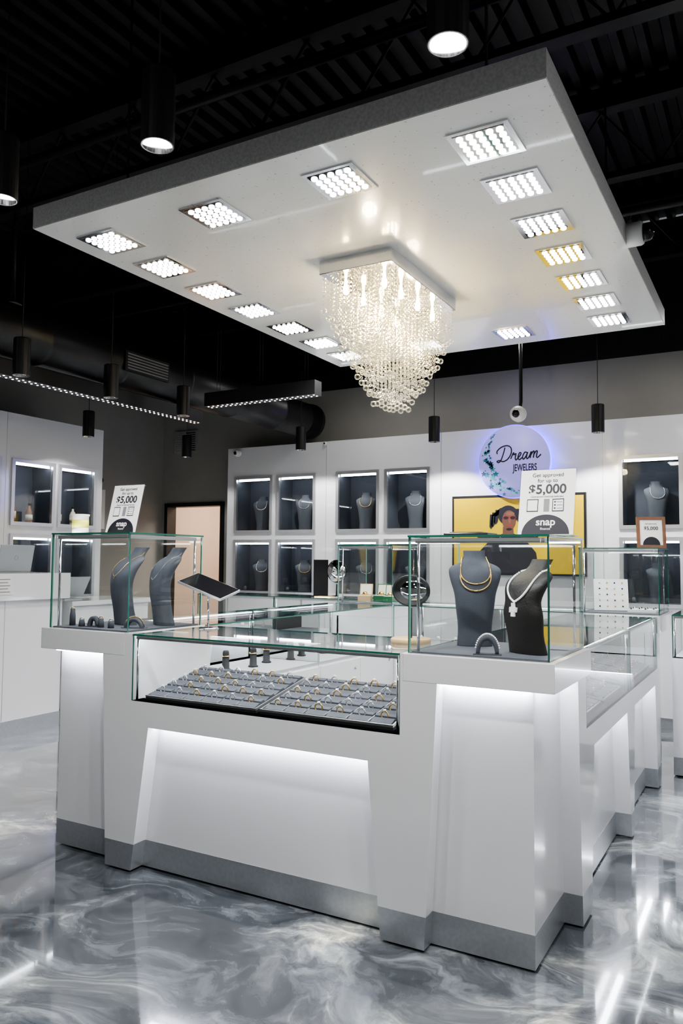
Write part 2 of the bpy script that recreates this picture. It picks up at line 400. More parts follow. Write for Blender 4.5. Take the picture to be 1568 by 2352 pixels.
# ------------------------------------------------------------------ counters
TOP = 1.095
KB = .010
def mfront(x, d, z): return (x, 2.755+d, z)
def mright(y, d, z): return (-.71-d, y, z)
def mleft(y, d, z): return (-3.30+d, y, z)
def mback(x, d, z): return (x, 6.29-d, z)

def display_counter(fn, a0, a1, zc, label, wtop=(.16, .15), wbot=(.07, .09), g0=0.0, g1=0.0, depth=.58, group='glass-topped display counters', ztop=.67):
    o = Vector(fn((a0+a1)/2, depth/2, 0)); R_ = root('display_counter', o, label, 'display counter', group)
    def N(): return B(o, fn)
    N().box(a0+.002, a1-.002, .08, depth, .13, zc-.02, WHITE).obj('body', R_)
    N().box(a0+.002, a1-.002, .078, depth, KB, .13, STEEL).obj('toe_kick', R_, 'brushed aluminium toe kick')
    N().box(a0+.03, a1-.03, .12, depth-.05, 0, KB, BLACK).obj('base_plinth', R_)
    poly = [(a0, .13), (a0, TOP if g0 else zc), ] 
    if g0: poly += [(a0+g0, TOP), (a0+g0, zc)]
    if g1: poly += [(a1-g1, zc), (a1-g1, TOP), (a1, TOP)]
    else: poly += [(a1, zc)]
    k = .13/ztop
    bl = wbot[0]+(wtop[0]-wbot[0])*k; br = wbot[1]+(wtop[1]-wbot[1])*k
    poly += [(a1, .13), (a1-br, .13), (a1-wtop[1], ztop), (a0+wtop[0], ztop), (a0+bl, .13)]
    N().prism(poly, 0, .08, 'y', WHITE).obj('front_frame', R_)
    N().prism([(a0, KB), (a0, .13), (a0+bl, .13), (a0+wbot[0], KB)], -.001, .08, 'y', STEEL).obj('leg_kick', R_)
    N().prism([(a1, KB), (a1, .13), (a1-br, .13), (a1-wbot[1], KB)], -.001, .08, 'y', STEEL).obj('leg_kick', R_)
    N().box(a0+wtop[0]+.01, a1-wtop[1]-.01, .035, .06, ztop-.008, ztop-.001, LED).obj('light_strip', R_, 'glowing led strip')
    N().box(a0+.002, a1-.002, .004, depth, zc-.02, zc, PAD).obj('display_deck', R_)
    x0 = a0+g0+.003; x1 = a1-g1-.003
    N().pane(x0, x1, 0, .008, zc, TOP-.009).obj('glass_pane', R_)
    N().pane(x0, x1, -.004, depth, TOP-.008, TOP).obj('glass_pane', R_)
    N().box(x0+.01, x1-.01, .012, .028, TOP-.024, TOP-.009, SILVER).obj('top_rail', R_)
    N().box(x0+.02, x1-.02, .03, .042, TOP-.020, TOP-.012, LED).obj('light_strip', R_, 'glowing led strip')
    for xx in (x0+.015, x1-.015): N().cyl((xx, .02, zc), .006, TOP-zc-.01, CHROME, 10).obj('corner_rod', R_)
    if g0: N().box(a0, a0+g0, .08, depth, zc, TOP-.008, WHITE).obj('side_panel', R_)
    else: N().pane(a0+.003, a0+.009, .01, depth, zc, TOP-.009).obj('glass_pane', R_)
    if g1: N().box(a1-g1, a1, .08, depth, zc, TOP-.008, WHITE).obj('side_panel', R_)
    else: N().pane(a1-.009, a1-.003, .01, depth, zc, TOP-.009).obj('glass_pane', R_)
    n = max(2, round((a1-a0)/.5)); ww = (a1-a0-.02)/n
    for i in range(n):
        dr = N().box(a0+.01+i*ww+.003, a0+.01+(i+1)*ww-.003, depth, depth+.016, .15, zc-.03, WHITE).obj('door', R_)
        N().cyl((a0+.01+(i+.85)*ww, depth+.016, zc-.09), .012, .008, CHROME, 12, 'y').obj('lock', dr)
    return R_

center = display_counter(mfront, -2.72, -1.27, .785, 'white counter with ring trays under glass and lit recessed front', (.16, .15), (.07, .09), g0=.05, g1=.012)
rc1 = display_counter(mright, 3.35, 4.45, .765, 'white counter with glass case and lit tapered recess', (.15, .12), (.07, .03))
rc2 = display_counter(mright, 4.45, 5.50, .765, 'white counter with glass case beside the rear pedestal', (.13, .12), (.05, .05))
display_counter(mleft, 3.35, 4.55, .765, 'white counter with glass case facing the wall cabinets')
display_counter(mleft, 4.55, 5.70, .765, 'white counter with glass case and bracelet stands inside')
display_counter(mback, -2.72, -1.99, .765, 'white rear counter with glass case and lit interior')
display_counter(mback, -1.99, -1.27, .765, 'white rear counter with glass case near the poster')

def pedestal(x0, x1, y0, y1, bx0, bx1, by0, by1, legs, label):
    o = ((x0+x1)/2, (y0+y1)/2, 0); r = root('display_pedestal', o, label, 'display pedestal', 'white corner pedestals')
    B(o).box(bx0, bx1, by0, by1, .13, .99, WHITE).obj('body', r)
    B(o).box(bx0-.001, bx1+.001, by0-.001, by1+.001, KB, .13, STEEL).obj('toe_kick', r, 'brushed aluminium toe kick')
    B(o).box(bx0+.05, bx1-.05, by0+.05, by1-.05, 0, KB, BLACK).obj('base_plinth', r)
    B(o).box(x0, x1, y0, y1, .99, TOP, WHITE).obj('top_slab', r, bevel=.002)
    for fn, pts, led in legs:
        (a0b, a0t), (a1b, a1t) = pts; k = .13/.99
        p0 = a0b+(a0t-a0b)*k; p1 = a1b+(a1t-a1b)*k
        B(o, fn).prism([(p0, .13), (a0t, .99), (a1t, .99), (p1, .13)], 0, .081, 'y', WHITE).obj('leg', r)
        B(o, fn).prism([(a0b, KB), (p0, .13), (p1, .13), (a1b, KB)], -.001, .081, 'y', STEEL).obj('leg_kick', r)
        B(o, fn).box(led[0], led[1], .03, .06, .981, .989, LED).obj('light_strip', r, 'glowing led strip')
    return r
pedestal(-1.27, -.69, 2.755, 3.35, -1.27, -.784, 2.822, 3.35,
    [(mfront, ((-1.27, -1.27), (-1.18, -1.13)), (-1.12, -.79)), (mright, ((3.25, 3.20), (3.35, 3.35)), (2.84, 3.19))], 'white corner pedestal with glowing underside holding chain busts')
pedestal(-3.30, -2.72, 2.755, 3.35, -3.235, -2.72, 2.835, 3.35,
    [(mfront, ((-2.81, -2.86), (-2.72, -2.72)), (-3.22, -2.87)), (mleft, ((3.25, 3.20), (3.35, 3.35)), (2.84, 3.19))], 'white corner pedestal carrying a glass case with curved busts')
pedestal(-1.27, -.69, 5.50, 6.29, -1.27, -.784, 5.50, 6.21,
    [(mright, ((5.50, 5.50), (5.58, 5.62)), (5.64, 6.18))], 'white rear corner pedestal beside the glass cases')
pedestal(-3.30, -2.72, 5.70, 6.29, -3.235, -2.72, 5.70, 6.21,
    [(mleft, ((5.70, 5.70), (5.78, 5.82)), (5.84, 6.18))], 'white rear corner pedestal with watch boxes in its case')

def showcase(x0, x1, y0, y1, z0, z1, label):
    o = ((x0+x1)/2, (y0+y1)/2, z0); r = root('glass_showcase', o, label, 'glass showcase', 'glass tower showcases')
    t = .008
    def N(): return B(o)
    N().box(x0+.012, x1-.012, y0+.012, y1-.012, z0, z0+.006, VELVETL).obj('base_pad', r, 'blue-grey velvet base pad')
    N().pane(x0, x1, y0, y0+t, z0, z1-t).obj('glass_pane', r)
    N().pane(x0, x1, y1-t, y1, z0, z1-t, em=GEDGEL).obj('glass_pane', r)
    N().pane(x0, x0+t, y0+t, y1-t, z0, z1-t, em=GEDGEL).obj('glass_pane', r)
    N().pane(x1-t, x1, y0+t, y1-t, z0, z1-t).obj('glass_pane', r)
    N().pane(x0-.003, x1+.003, y0-.003, y1+.003, z1-t, z1).obj('glass_pane', r)
    for xx, yy in ((x0+.03, y0+.03), (x1-.03, y1-.03)): N().cyl((xx, yy, z0), .006, z1-z0-.02, CHROME, 10).obj('support_rod', r)
    N().box(x0+.02, x1-.036, y0+.02, y0+.034, z1-.03, z1-.012, SILVER).obj('light_rail', r); N().box(x1-.034, x1-.02, y0+.02, y1-.03, z1-.03, z1-.012, SILVER).obj('light_rail', r)
    N().box(x0+.03, x1-.04, y0+.036, y0+.046, z1-.026, z1-.016, LED).obj('light_strip', r, 'glowing led strip')
    return r
showcase(-1.262, -.715, 2.785, 3.335, TOP, 1.550, 'clear glass showcase with gold chains on grey and black busts')
showcase(-3.275, -2.735, 2.785, 3.335, TOP, 1.578, 'clear glass showcase holding two curved grey necklace busts')
showcase(-1.25, -.715, 5.70, 6.20, TOP, 1.555, 'clear glass showcase with white earring cards')
showcase(-3.24, -2.735, 5.72, 6.24, TOP, 1.58, 'clear glass showcase holding open watch boxes')

# ------------------------------------------------------------------ busts
def bust_sections(H, W, lean=0.0, base=.34, chest=.5):
    s = [(0, base, .22, .0), (.05, base*.98, .22, .0), (.2, base*.96, .2, -.02), (.4, base*1.08, .2, -.08), (.55, .40, .2, -.12), (.68, .47, .2, -.12),
         (.76, chest, .19, -.08), (.81, chest*.97, .17, -.03), (.845, .40, .16, .02), (.875, .27, .155, .05), (.92, .215, .15, .08), (.97, .21, .15, .10), (1.0, .215, .155, .11)]
    return [(z*H, a*W, d*W, (y - lean*(.25-(z-.45)**2) + lean*.55*z*z)*W) for z, a, d, y in s]
def bust_mesh(name, sec, mat, n=28):
    b = B(); vs = []; fs = []
    pts = []
    for k in range(len(sec)-1):
        for t in (0, .34, .67):
            p0 = sec[max(k-1, 0)]; p1 = sec[k]; p2 = sec[k+1]; p3 = sec[min(k+2, len(sec)-1)]
            pts.append(tuple(.5*((2*p1[i])+(-p0[i]+p2[i])*t+(2*p0[i]-5*p1[i]+4*p2[i]-p3[i])*t*t+(-p0[i]+3*p1[i]-3*p2[i]+p3[i])*t**3) for i in range(4)))
    pts.append(sec[-1])
    for z, a, d, yo in pts:
        for i in range(n):
            t = 2*pi*i/n; c, s_ = math.cos(t), math.sin(t)
            vs.append((a*math.copysign(abs(c)**.85, c), yo+d*math.copysign(abs(s_)**.85, s_), z))
    m = len(pts)
    for j in range(m-1):
        for i in range(n): fs.append((j*n+i, j*n+(i+1) % n, (j+1)*n+(i+1) % n, (j+1)*n+i))
    fs.append(tuple(reversed(range(n)))); fs.append(tuple(range((m-1)*n, m*n)))
    b.add(vs, fs, mat, True); return b.mesh(name), pts
def sec_at(pts, z):
    for k in range(len(pts)-1):
        if pts[k][0] <= z <= pts[k+1][0]+1e-9:
            t = (z-pts[k][0])/max(1e-9, pts[k+1][0]-pts[k][0]); return [pts[k][i]+(pts[k+1][i]-pts[k][i])*t for i in range(4)]
    return pts[-1]
def chain_pts(pts, H, zlow, zneck, off, n=60, thm=1.75, pw=1.7):
    out = []
    for k in range(n+1):
        th = -thm+2*thm*k/n; f = abs(th)/thm
        z = (zlow+(zneck-zlow)*(f**pw))*H
        q = sec_at(pts, z); a, d, yo = q[1]+off, q[2]+off, q[3]
        xw = math.sin(th)*min(a, (sec_at(pts, zneck*H)[1]+off)*(1.0+1.0*(1-f)))
        rel = max(-1, min(1, xw/a))
        e = 1/.85
        yy = yo - (max(0, 1-abs(rel)**(2*e)))**(.5/e)*d if abs(th) < pi/2 else yo+abs(math.cos(th))*d
        out.append((xw, yy, z))
    return out
def bust(loc, rot, H, W, mat, label, lean=0.0, base=.34, group='necklace busts', chains=(), cat='jewelry bust'):
    me, pts = bust_mesh('necklace_bust', bust_sections(H, W, lean, base), mat)
    o = bpy.data.objects.new('necklace_bust', me); COL.objects.link(o); o.location = loc; o.rotation_euler = (0, 0, rot); tag(o, label, cat, group)
    for zl, zn, r, cm, lab, pend in chains:
        cp = chain_pts(pts, H, zl, zn, r*1.1, pw=1.25 if pend else 1.8)
        b = B()
        last = Vector(cp[0]); b.ball(cp[0], r, cm, 8, 5)
        for p in cp[1:]:
            p = Vector(p); seg = (p-last).length
            nst = max(1, int(seg/(r*1.5)))
            for q in range(1, nst+1): b.ball(tuple(last.lerp(p, q/nst)), r, cm, 7, 4)
            last = p
        rt = bpy.data.objects.new('necklace', b.mesh('necklace')); COL.objects.link(rt); rt.location = loc; rt.rotation_euler = (0, 0, rot)
        tag(rt, lab, 'necklace', 'necklaces on busts')
        if pend:
            m = cp[len(cp)//2]; pb = B(); s = pend
            pb.prism([(-s*.2, 0), (s*.2, 0), (s*.25, -s*.5), (s*.6, -s*.55), (s*.5, -s*1.1), (s*.2, -s*1.0), (s*.25, -s*1.6), (-s*.3, -s*1.6), (-s*.25, -s*1.0), (-s*.55, -s*1.15), (-s*.5, -s*.5), (-s*.2, -s*.45)], -s*.18, s*.1, 'y', GEM if s > .012 else cm)
            q = pb.obj('pendant', rt); q.location = (m[0], m[1]-r, m[2]-r)
    return o
bust((-1.115, 3.13, TOP+.006), .42, .395, .215, VELVET, 'tall slate-grey velvet necklace bust wearing two gold chains',
     chains=((.58, .92, .0042, GOLD, 'thick gold rope chain on the grey bust', 0), (.65, .93, .0036, GOLD, 'shorter gold chain above the rope chain', 0)))
bust((-.845, 2.985, TOP+.006), -.50, .36, .205, LEATHER, 'black leather necklace bust wearing a diamond chain with pendant', base=.42, lean=.45,
     chains=((.55, .93, .0044, GEM, 'sparkling diamond tennis chain with large pendant', .032),))
bust((-3.03, 3.08, TOP+.006), -.35, .41, .225, VELVET, 'curved grey velvet bust with a fine gold necklace', lean=.42,
     chains=((.62, .93, .0020, GOLD, 'fine gold necklace with small drop', .006),))
bust((-2.845, 3.17, TOP+.006), -.4, .41, .215, VELVET, 'curved grey velvet bust with a delicate station necklace', lean=.42,
     chains=((.58, .93, .0020, SILV, 'delicate silver station necklace', .006),))
def arch(loc, rot, w, h, label, bracelet=None):
    r = root('bracelet_stand', loc, label, 'bracelet stand', 'bracelet arches', rot)
    b = B(); N = 16; vs = []; fs = []; tw = .014
    for k in range(N+1):
        t = pi*k/N; x = -math.cos(t)*w/2; z = math.sin(t)*h+.0; xi = -math.cos(t)*(w/2-.014); zi = math.sin(t)*(h-.016)
        vs += [(x, -tw, z+.004), (x, tw, z+.004), (xi, -tw, max(zi, .001)), (xi, tw, max(zi, .001))]
    for k in range(N):
        a = k*4; c = a+4
        fs += [(a, c, c+1, a+1), (a+2, a+3, c+3, c+2), (a, a+2, c+2, c), (a+1, c+1, c+3, a+3)]
    fs += [(0, 1, 3, 2), (N*4, N*4+2, N*4+3, N*4+1)]
    b.add(vs, fs, VELVET, True); b.box(-w*.62, w*.62, -.022, .022, 0, .004, VELVET); b.obj('arch', r)
    if bracelet:
        pts = [(-math.cos(pi*k/24)*(w/2+.003), 0, math.sin(pi*k/24)*h+.008) for k in range(2, 23)]
        bb = B()
        for p in pts: bb.ball(p, .0035, bracelet, 8, 5)
        bo = bb.obj('bracelet', None, loc=loc); bo.rotation_euler = (0, 0, rot); tag(bo, 'slim jewelled bracelet on the grey arch', 'bracelet', 'bracelets')
    return r
arch((-.965, 2.85, TOP+.006), .3, .085, .07, 'grey velvet arch holding a diamond bracelet', GEM)
arch((-2.83, 2.93, TOP+.006), .3, .10, .05, 'grey velvet arch holding a gold bracelet', GOLD)
arch((-3.06, 2.88, TOP+.006), .3, .06, .05, 'small grey velvet bracelet arch', None)
def ring_mesh(bandmat):
    b = B(); b.tube([(math.cos(2*pi*k/18)*.0105, 0, math.sin(2*pi*k/18)*.0105) for k in range(18)], .0022, bandmat, 6, True); return b.mesh('band')
RB_G, RB_S = ring_mesh(GOLD), ring_mesh(SILV)
gb = B(); gb.lathe([(0, -.005), (.0045, 0), (.0038, .002), (0, .0024)], (0, 0, .0135), GEM, 8, smooth=False); GEMM = gb.mesh('gem')
def ring(loc, rot, gold=True, group='rings in the display trays', s=1.0, tilt=0):
    r = root('ring', loc, ('yellow gold' if gold else 'white gold')+' ring with a clear stone on its pad', 'ring', group)
    r.rotation_euler = (tilt, 0, rot); r.scale = (s, s, s)
    for nm, me in (('band', RB_G if gold else RB_S), ('gem', GEMM)):
        o = bpy.data.objects.new(nm, me); COL.objects.link(o); o.parent = r
    return r
for k, (x, y, h) in enumerate(((-3.215, 2.88, .085), (-3.125, 2.86, .035), (-3.0, 2.87, .045), (-2.93, 2.87, .035))):
    b = B((x, y, TOP+.006)); b.lathe([(.016, 0), (.015, h*.6), (.012, h*.9), (.007, h), (0, h+.001)], (x, y, TOP+.006), VELVET, 16)
    tag(b.obj('ring_stand'), 'small grey velvet ring stand', 'ring stand', 'ring stands')
    ring((x, y, TOP+.006+h*.93), .4, k % 2 == 0, 'rings on velvet stands', 1.1)

# ------------------------------------------------------------------ ring trays
def ring_tray(origin, ux, uy, Wd, Dp, tilt_h, nc, nr, label, group='velvet ring trays', rings=True, seed=0, skip=0.0):
    rnd = random.Random(seed)
    ang = math.atan2(ux[1], ux[0]); tl = math.atan2(tilt_h, Dp)
    M = Matrix.Translation(origin) @ Matrix.Rotation(ang, 4, 'Z') @ Matrix.Rotation(tl, 4, 'X')
    r = root('ring_tray', origin, label, 'jewelry tray', group); r.rotation_euler = M.to_euler()
    b = B().box(0, Wd, 0, Dp, 0, .012, TRAYB); b.obj('tray_base', r)
    b = B()
    b.box(0, Wd, 0, .006, .012, .022, SILVER).box(0, Wd, Dp-.006, Dp, .012, .022, SILVER).box(0, .006, .006, Dp-.006, .012, .022, SILVER).box(Wd-.006, Wd, .006, Dp-.006, .012, .022, SILVER)
    b.obj('tray_rim', r)
    cw = (Wd-.02)/nc; cd = (Dp-.02)/nr; g = .004
    for i in range(1, nc): B().box(.01+i*cw-.0015, .01+i*cw+.0015, .006, Dp-.006, .012, .026, SILVER).obj('tray_divider', r)
    pmesh = B().prism([(g, .012), (cd-g, .012), (cd-g, .030), (cd*.62, .030), (cd*.60, .022), (cd*.52, .022), (cd*.50, .027), (g, .020)], g, cw-g, 'x', VELVETL).mesh('ring_pad')
    for i in range(nc):
        for j in range(nr):
            o = bpy.data.objects.new('ring_pad', pmesh); COL.objects.link(o); o.parent = r; o.location = (.01+i*cw, .01+j*cd, 0)
            if rings and rnd.random() >= skip:
                p = M @ Vector((.01+(i+.5)*cw, .01+(j+.56)*cd, .036))
                ring(p, ang+rnd.uniform(-.1, .1), rnd.random() < .6, s=1.35+rnd.uniform(-.1, .3))
    return r
ring_tray((-2.62, 2.80, .787), (1, 0), (0, 1), .635, .42, .085, 6, 5, 'dark velvet ring tray filled with rings, in the glass counter', seed=1)
ring_tray((-1.965, 2.80, .787), (1, 0), (0, 1), .635, .42, .085, 6, 5, 'dark velvet ring tray filled with rings, beside its twin', seed=2)
for k, y0 in enumerate((3.45, 3.97, 4.55, 5.02)):
    ring_tray((-.76, y0, .767), (0, 1), (-1, 0), .45, .40, .06, 5, 4, 'dark velvet jewelry tray in the side glass counter', seed=5+k, skip=.45)

def cone(loc, h, r0, mat, cm, label, group):
    b = B(loc); b.lathe([(r0, 0), (r0, .006), (r0*.75, .01), (r0*.62, h*.9), (r0*.5, h), (0, h)], loc, mat, 16)
    tag(b.obj('jewelry_cone'), label, 'jewelry stand', group)
    b = B((loc[0], loc[1], loc[2]+h*.72)); b.tube([(loc[0]+math.cos(2*pi*k/20)*r0*.78, loc[1]+math.sin(2*pi*k/20)*r0*.78, loc[2]+h*.72) for k in range(20)], .004, cm, 6, True)
    tag(b.obj('bangle'), 'gold bangle around a dark stand', 'bangle', 'bangles')
for k in range(7): cone((-3.0+.05*(k % 2), 3.9+k*.22, .767), .12, .032, TRAYB, GOLD, 'black velvet cone with a gold bangle', 'bangle cones')
for k in range(9): cone((-2.6+k*.15, 6.0, .767), .07, .02, WHITEM, SILV, 'small white earring stand in the lit case', 'earring stands')

def easel(loc, rot):
    r = root('tablet_stand', loc, 'black slanted price tablet on a chrome pole with round base', 'tablet stand', rot=rot)
    B().lathe([(.055, 0), (.055, .004), (.04, .009), (.008, .012), (0, .012)], (0, 0, 0), CHROME, 28).obj('base', r)
    B().tube([(0, 0, .01), (0, 0, .20)], .006, CHROME, 10).obj('pole', r)
    t = B().box(-.135, .135, -.085, .085, -.006, .006, SILVER).obj('tablet', r); t.location = (0, 0, .215); t.rotation_euler = (.25, .32, 0)
    B().box(-.131, .131, -.081, .081, .006, .0075, BLACKG).obj('tablet_face', t)
easel((-2.555, 3.17, TOP), .1)
r = root('vanity_mirror', (-1.41, 3.14, TOP), 'round black-rimmed vanity mirror on a light wooden base', 'mirror')
B().lathe([(.085, 0), (.088, .004), (.088, .016), (.084, .02), (0, .02)], (0, 0, 0), WOODM, 32).obj('base', r, 'light wooden round base')
B().tube([(0, 0, .02), (0, 0, .15)], .006, BLACK, 10).obj('pole', r)
b = B(); b.tube([(math.cos(2*pi*k/40)*.085, 0, .225+math.sin(2*pi*k/40)*.085*.75) for k in range(40)], .006, BLACK, 8, True); b.obj('rim', r)
b = B(); b.lathe([(0, -.001), (.082, -.001), (.082, .001), (0, .001)], (0, 0, 0), MIRROR, 36, 'y'); g = b.obj('mirror_glass', r); g.location = (0, 0, .225); g.scale = (1, 1, .75)

# sign cards
def promo(x0, y, z, label):
    r = root('sign_holder', (x0+.105, y, z), label, 'counter sign', 'acrylic promotional signs'); W, H = .215, .272
    lean = -.24
    b = B().box(-W/2-.004, W/2+.004, -.002, .002, 0, H+.004, ACRYL); a = b.obj('acrylic_sleeve', r); a.rotation_euler = (lean, 0, 0)
    b = B().box(-W/2, W/2, -.0035, -.0022, .004, H, CARD); c = b.obj('printed_card', r); c.rotation_euler = (lean, 0, 0)
    b = B().prism([(-W/2, 0), (W/2, 0), (W/2, .004), (-W/2, .004)], -.005, .09, 'y', GEDGEL); b.obj('foot', r)
    def T(s, size, zz, bold=0, mat=INK, xx=0): return text(s, size, (xx, -.0042, zz), (pi/2, 0, 0), mat, 'lettering', c, bold=bold, ext=.0003)
    T('Get approved', .022, .249); T('for up to', .022, .226); T('$5,000', .054, .189, .0010); T('Lease-to-own financing made easy', .0094, .160)
    b = B(); 
    for ax, wd in ((-.055, .045), (.0, .022), (.045, .045)):
        b.box(ax-wd/2, ax+wd/2, -.0042, -.0036, .098, .150, INKG if wd < .03 else INK)
        if wd > .03: b.box(ax-wd/2+.003, ax+wd/2-.003, -.0046, -.0041, .102, .146, CARD)
    for i in range(3): b.box(.03, .036, -.0050, -.0045, .108+i*.013, .114+i*.013, INK); b.box(.04, .062, -.0050, -.0045, .109+i*.013, .112+i*.013, INKG)
    b.obj('pictograms', c)
    arc = [(-math.cos(pi*k/20)*(W/2-.015), .006+math.sin(pi*k/20)*.08) for k in range(21)]
    B().prism(arc, -.0042, -.0036, 'y', INK).obj('printed_arc', c)
    text('snap', .042, (0, -.0048, .055), (pi/2, 0, 0), CARD, 'lettering', c, bold=.0008, ext=.0003)
    text('finance', .014, (0, -.0048, .028), (pi/2, 0, 0), CARD, 'lettering', c, ext=.0003)
    return r
promo(-.895, 3.02, 1.551, 'acrylic sign offering approval up to $5,000 on the glass case')
promo(-3.15, 3.03, 1.579, 'acrylic $5,000 financing sign on the far pedestal case')
r = root('framed_notice', (-.80, 6.0, 1.556), 'small brown wooden framed notice standing on glass case', 'picture frame')
g = B(); g.box(-.1, .1, -.01, .008, 0, .022, BROWN).box(-.1, .1, -.01, .008, .208, .23, BROWN).box(-.1, -.078, -.01, .008, .022, .208, BROWN).box(.078, .1, -.01, .008, .022, .208, BROWN)
f_ = g.obj('frame', r); f_.rotation_euler = (-.15, .0, .0)
c = B().box(-.078, .078, -.003, .003, .022, .208, CARD).obj('printed_card', r); c.rotation_euler = (-.15, 0, 0)
text('Get approved', .014, (0, -.004, .18), (pi/2, 0, 0), INK, 'lettering', c); text('$5,000', .036, (0, -.004, .145), (pi/2, 0, 0), INK, 'lettering', c, bold=.0005)
B().prism([(-math.cos(pi*k/16)*.06, .024+math.sin(pi*k/16)*.06) for k in range(17)], -.0042, -.0032, 'y', INK).obj('printed_arc', c)
r.rotation_euler = (0, 0, .35)
r = root('jar_candle', (-3.2, 2.9, 1.579), 'glass jar candle with yellow-green and white wax', 'candle')
B().lathe([(.04, 0), (.042, .004), (.042, .03), (0, .03)], (0, 0, 0), CANDLEW, 24).obj('wax_base', r)
B().lathe([(.0425, .03), (.0425, .07), (0, .07)], (0, 0, 0), CANDLE, 24).obj('label_band', r)
B().lathe([(.042, .07), (.042, .088), (.046, .092), (.046, .10), (0, .10)], (0, 0, 0), CANDLEW, 24).obj('lid', r)
b = B((-1.05, 2.92, 1.551)); b.box(-1.15, -.97, 2.87, 2.99, 1.551, 1.561, BLACKG); b.box(-1.13, -1.0, 2.88, 2.97, 1.561, 1.565, BLACK); tag(b.obj('notebook', bevel=.002), 'closed black notebook lying on the glass case', 'notebook')

def wbox(loc, rot, mat, label):
    r = root('watch_box', loc, label, 'watch box', 'open watch boxes', rot)
    B().box(-.055, .055, -.05, .05, 0, .05, mat).box(-.048, .048, -.043, .043, .05, .053, CREAM).obj('box_body', r, bevel=.004)
    l = B().box(-.055, .055, -.008, .012, 0, .10, mat).box(-.048, .048, -.011, -.008, .008, .092, CREAM).obj('lid', r, bevel=.003); l.location = (0, .05, .05); l.rotation_euler = (-.25, 0, 0)
    B().lathe([(.022, -.012), (.024, 0), (.022, .012)], (0, 0, .062), GOLD, 20, 'y').obj('watch', r)
wbox((-3.10, 5.95, TOP+.006), .3, TAN, 'open tan watch box in the rear glass case'); wbox((-2.98, 6.02, TOP+.006), .1, GREENB, 'open green watch box with cream lining'); wbox((-2.86, 5.95, TOP+.006), .2, GREENB, 'open dark green watch box')
r = root('earring_board', (-1.08, 5.98, TOP+.006), 'white slanted earring board with small studs', 'jewelry display', rot=.25)
bo = B().box(-.12, .12, -.004, .004, 0, .24, WHITEM).obj('board', r); bo.rotation_euler = (-.35, 0, 0)
b = B()
for i in range(4):
    for j in range(5): b.ball((-.08+i*.053, -.008, .03+j*.045), .006, GOLD if (i+j) % 3 else TRAYB, 8, 5)
q = b.obj('studs', bo)
b = B((-.86, 5.95, TOP+.006)); b.box(-.95, -.76, 5.86, 6.06, TOP+.006, TOP+.025, WHITEM)
for i in range(4):
    for j in range(4): b.ball((-.93+i*.048, 5.89+j*.048, TOP+.03), .007, SILV if (i+j) % 2 else TRAYB, 8, 5)
tag(b.obj('earring_tray'), 'low white tray of small earrings in the glass case', 'jewelry tray')

# ------------------------------------------------------------------ wall display units
def niche(fn, a0, a1, z0, z1, label, group):
    o = Vector(fn((a0+a1)/2, .14, z0)); r = root('wall_display_case', o, label, 'wall display case', group); f = .034; D = .27
    N = lambda: B(o, fn)
    N().box(a0, a1, -.018, 0.012, z0, z0+f, SILVER).box(a0, a1, -.018, .012, z1-f, z1, SILVER).box(a0, a0+f, -.018, .012, z0+f, z1-f, SILVER).box(a1-f, a1, -.018, .012, z0+f, z1-f, SILVER).obj('frame', r, 'satin silver frame')
    b = N(); t = .01
    b.box(a0+f-t, a1-f+t, D, D+t, z0+f-t, z1-f+t, NAVY); b.box(a0+f-t, a0+f, .012, D, z0+f, z1-f, NAVY); b.box(a1-f, a1-f+t, .012, D, z0+f, z1-f, NAVY)
    b.box(a0+f-t, a1-f+t, .012, D, z0+f-t, z0+f, NAVY); b.box(a0+f-t, a1-f+t, .012, D, z1-f, z1-f+t, NAVY); b.obj('lined_interior', r, 'dark slate fabric lining')
    N().box(a0+f+.01, a1-f-.01, .02, .034, z1-f-.018, z1-f-.004, LEDN).obj('light_strip', r, 'glowing led strip')
    N().pane(a0+f, a1-f, -.004, 0.0, z0+f, z1-f, em=GEDGEL).obj('glass_door', r)
    return r
def mwall(x, d, z): return (x, 7.40+d, z)
def mlw(y, d, z): return (-6.10-d, y, z)
ups = [(-5.60, -5.06), (-5.00, -4.48), (-4.22, -3.69), (-3.63, -3.11), (-1.26, -.72), (-.66, -.12), (.14, .68), (.74, 1.28)]
ZU, ZLo = (1.755, 2.42), (1.055, 1.68)
def panel_with_holes(fn, a0, a1, z1, holes_x, rows, base_d, label, o, seams):
    r = root('wall_cabinet', o, label, 'wall cabinet')
    b = B(o, fn); xs = [a0]
    for h0, h1 in holes_x:
        xs += [h0+.01, h1-.01]
    xs.append(a1)
    for k in range(0, len(xs), 2):
        b.box(xs[k], xs[k+1], 0, .02, .1, z1, WHITE)
    for h0, h1 in holes_x:
        zz = .1
        for (r0, r1) in rows:
            b.box(h0+.01, h1-.01, 0, .02, zz, r0+.01, WHITE); zz = r1-.01
        b.box(h0+.01, h1-.01, 0, .02, zz, z1, WHITE)
    b.obj('front_panel', r)
    b = B(o, fn); b.box(a0, a1, .02, base_d, z1-.02, z1, WHITE); b.box(a0, a0+.02, .02, base_d, .1, z1-.02, WHITE); b.box(a1-.02, a1, .02, base_d, .1, z1-.02, WHITE); b.obj('carcass', r)
    B(o, fn).box(a0, a1, .03, base_d, 0, .1, STEEL).obj('toe_kick', r)
    for xx in seams: B(o, fn).box(xx-.002, xx+.002, -.0008, .001, .1, z1, STEEL).obj('panel_seam', r)
    return r
rows = (ZLo, ZU)
panel_with_holes(mwall, -5.71, 3.1, 2.765, ups, rows, .34, 'glossy white panelled wall cabinet with recessed display windows', Vector((-1.5, 7.4, 0)), (-4.35, -2.99, -1.40, .01, 1.4))
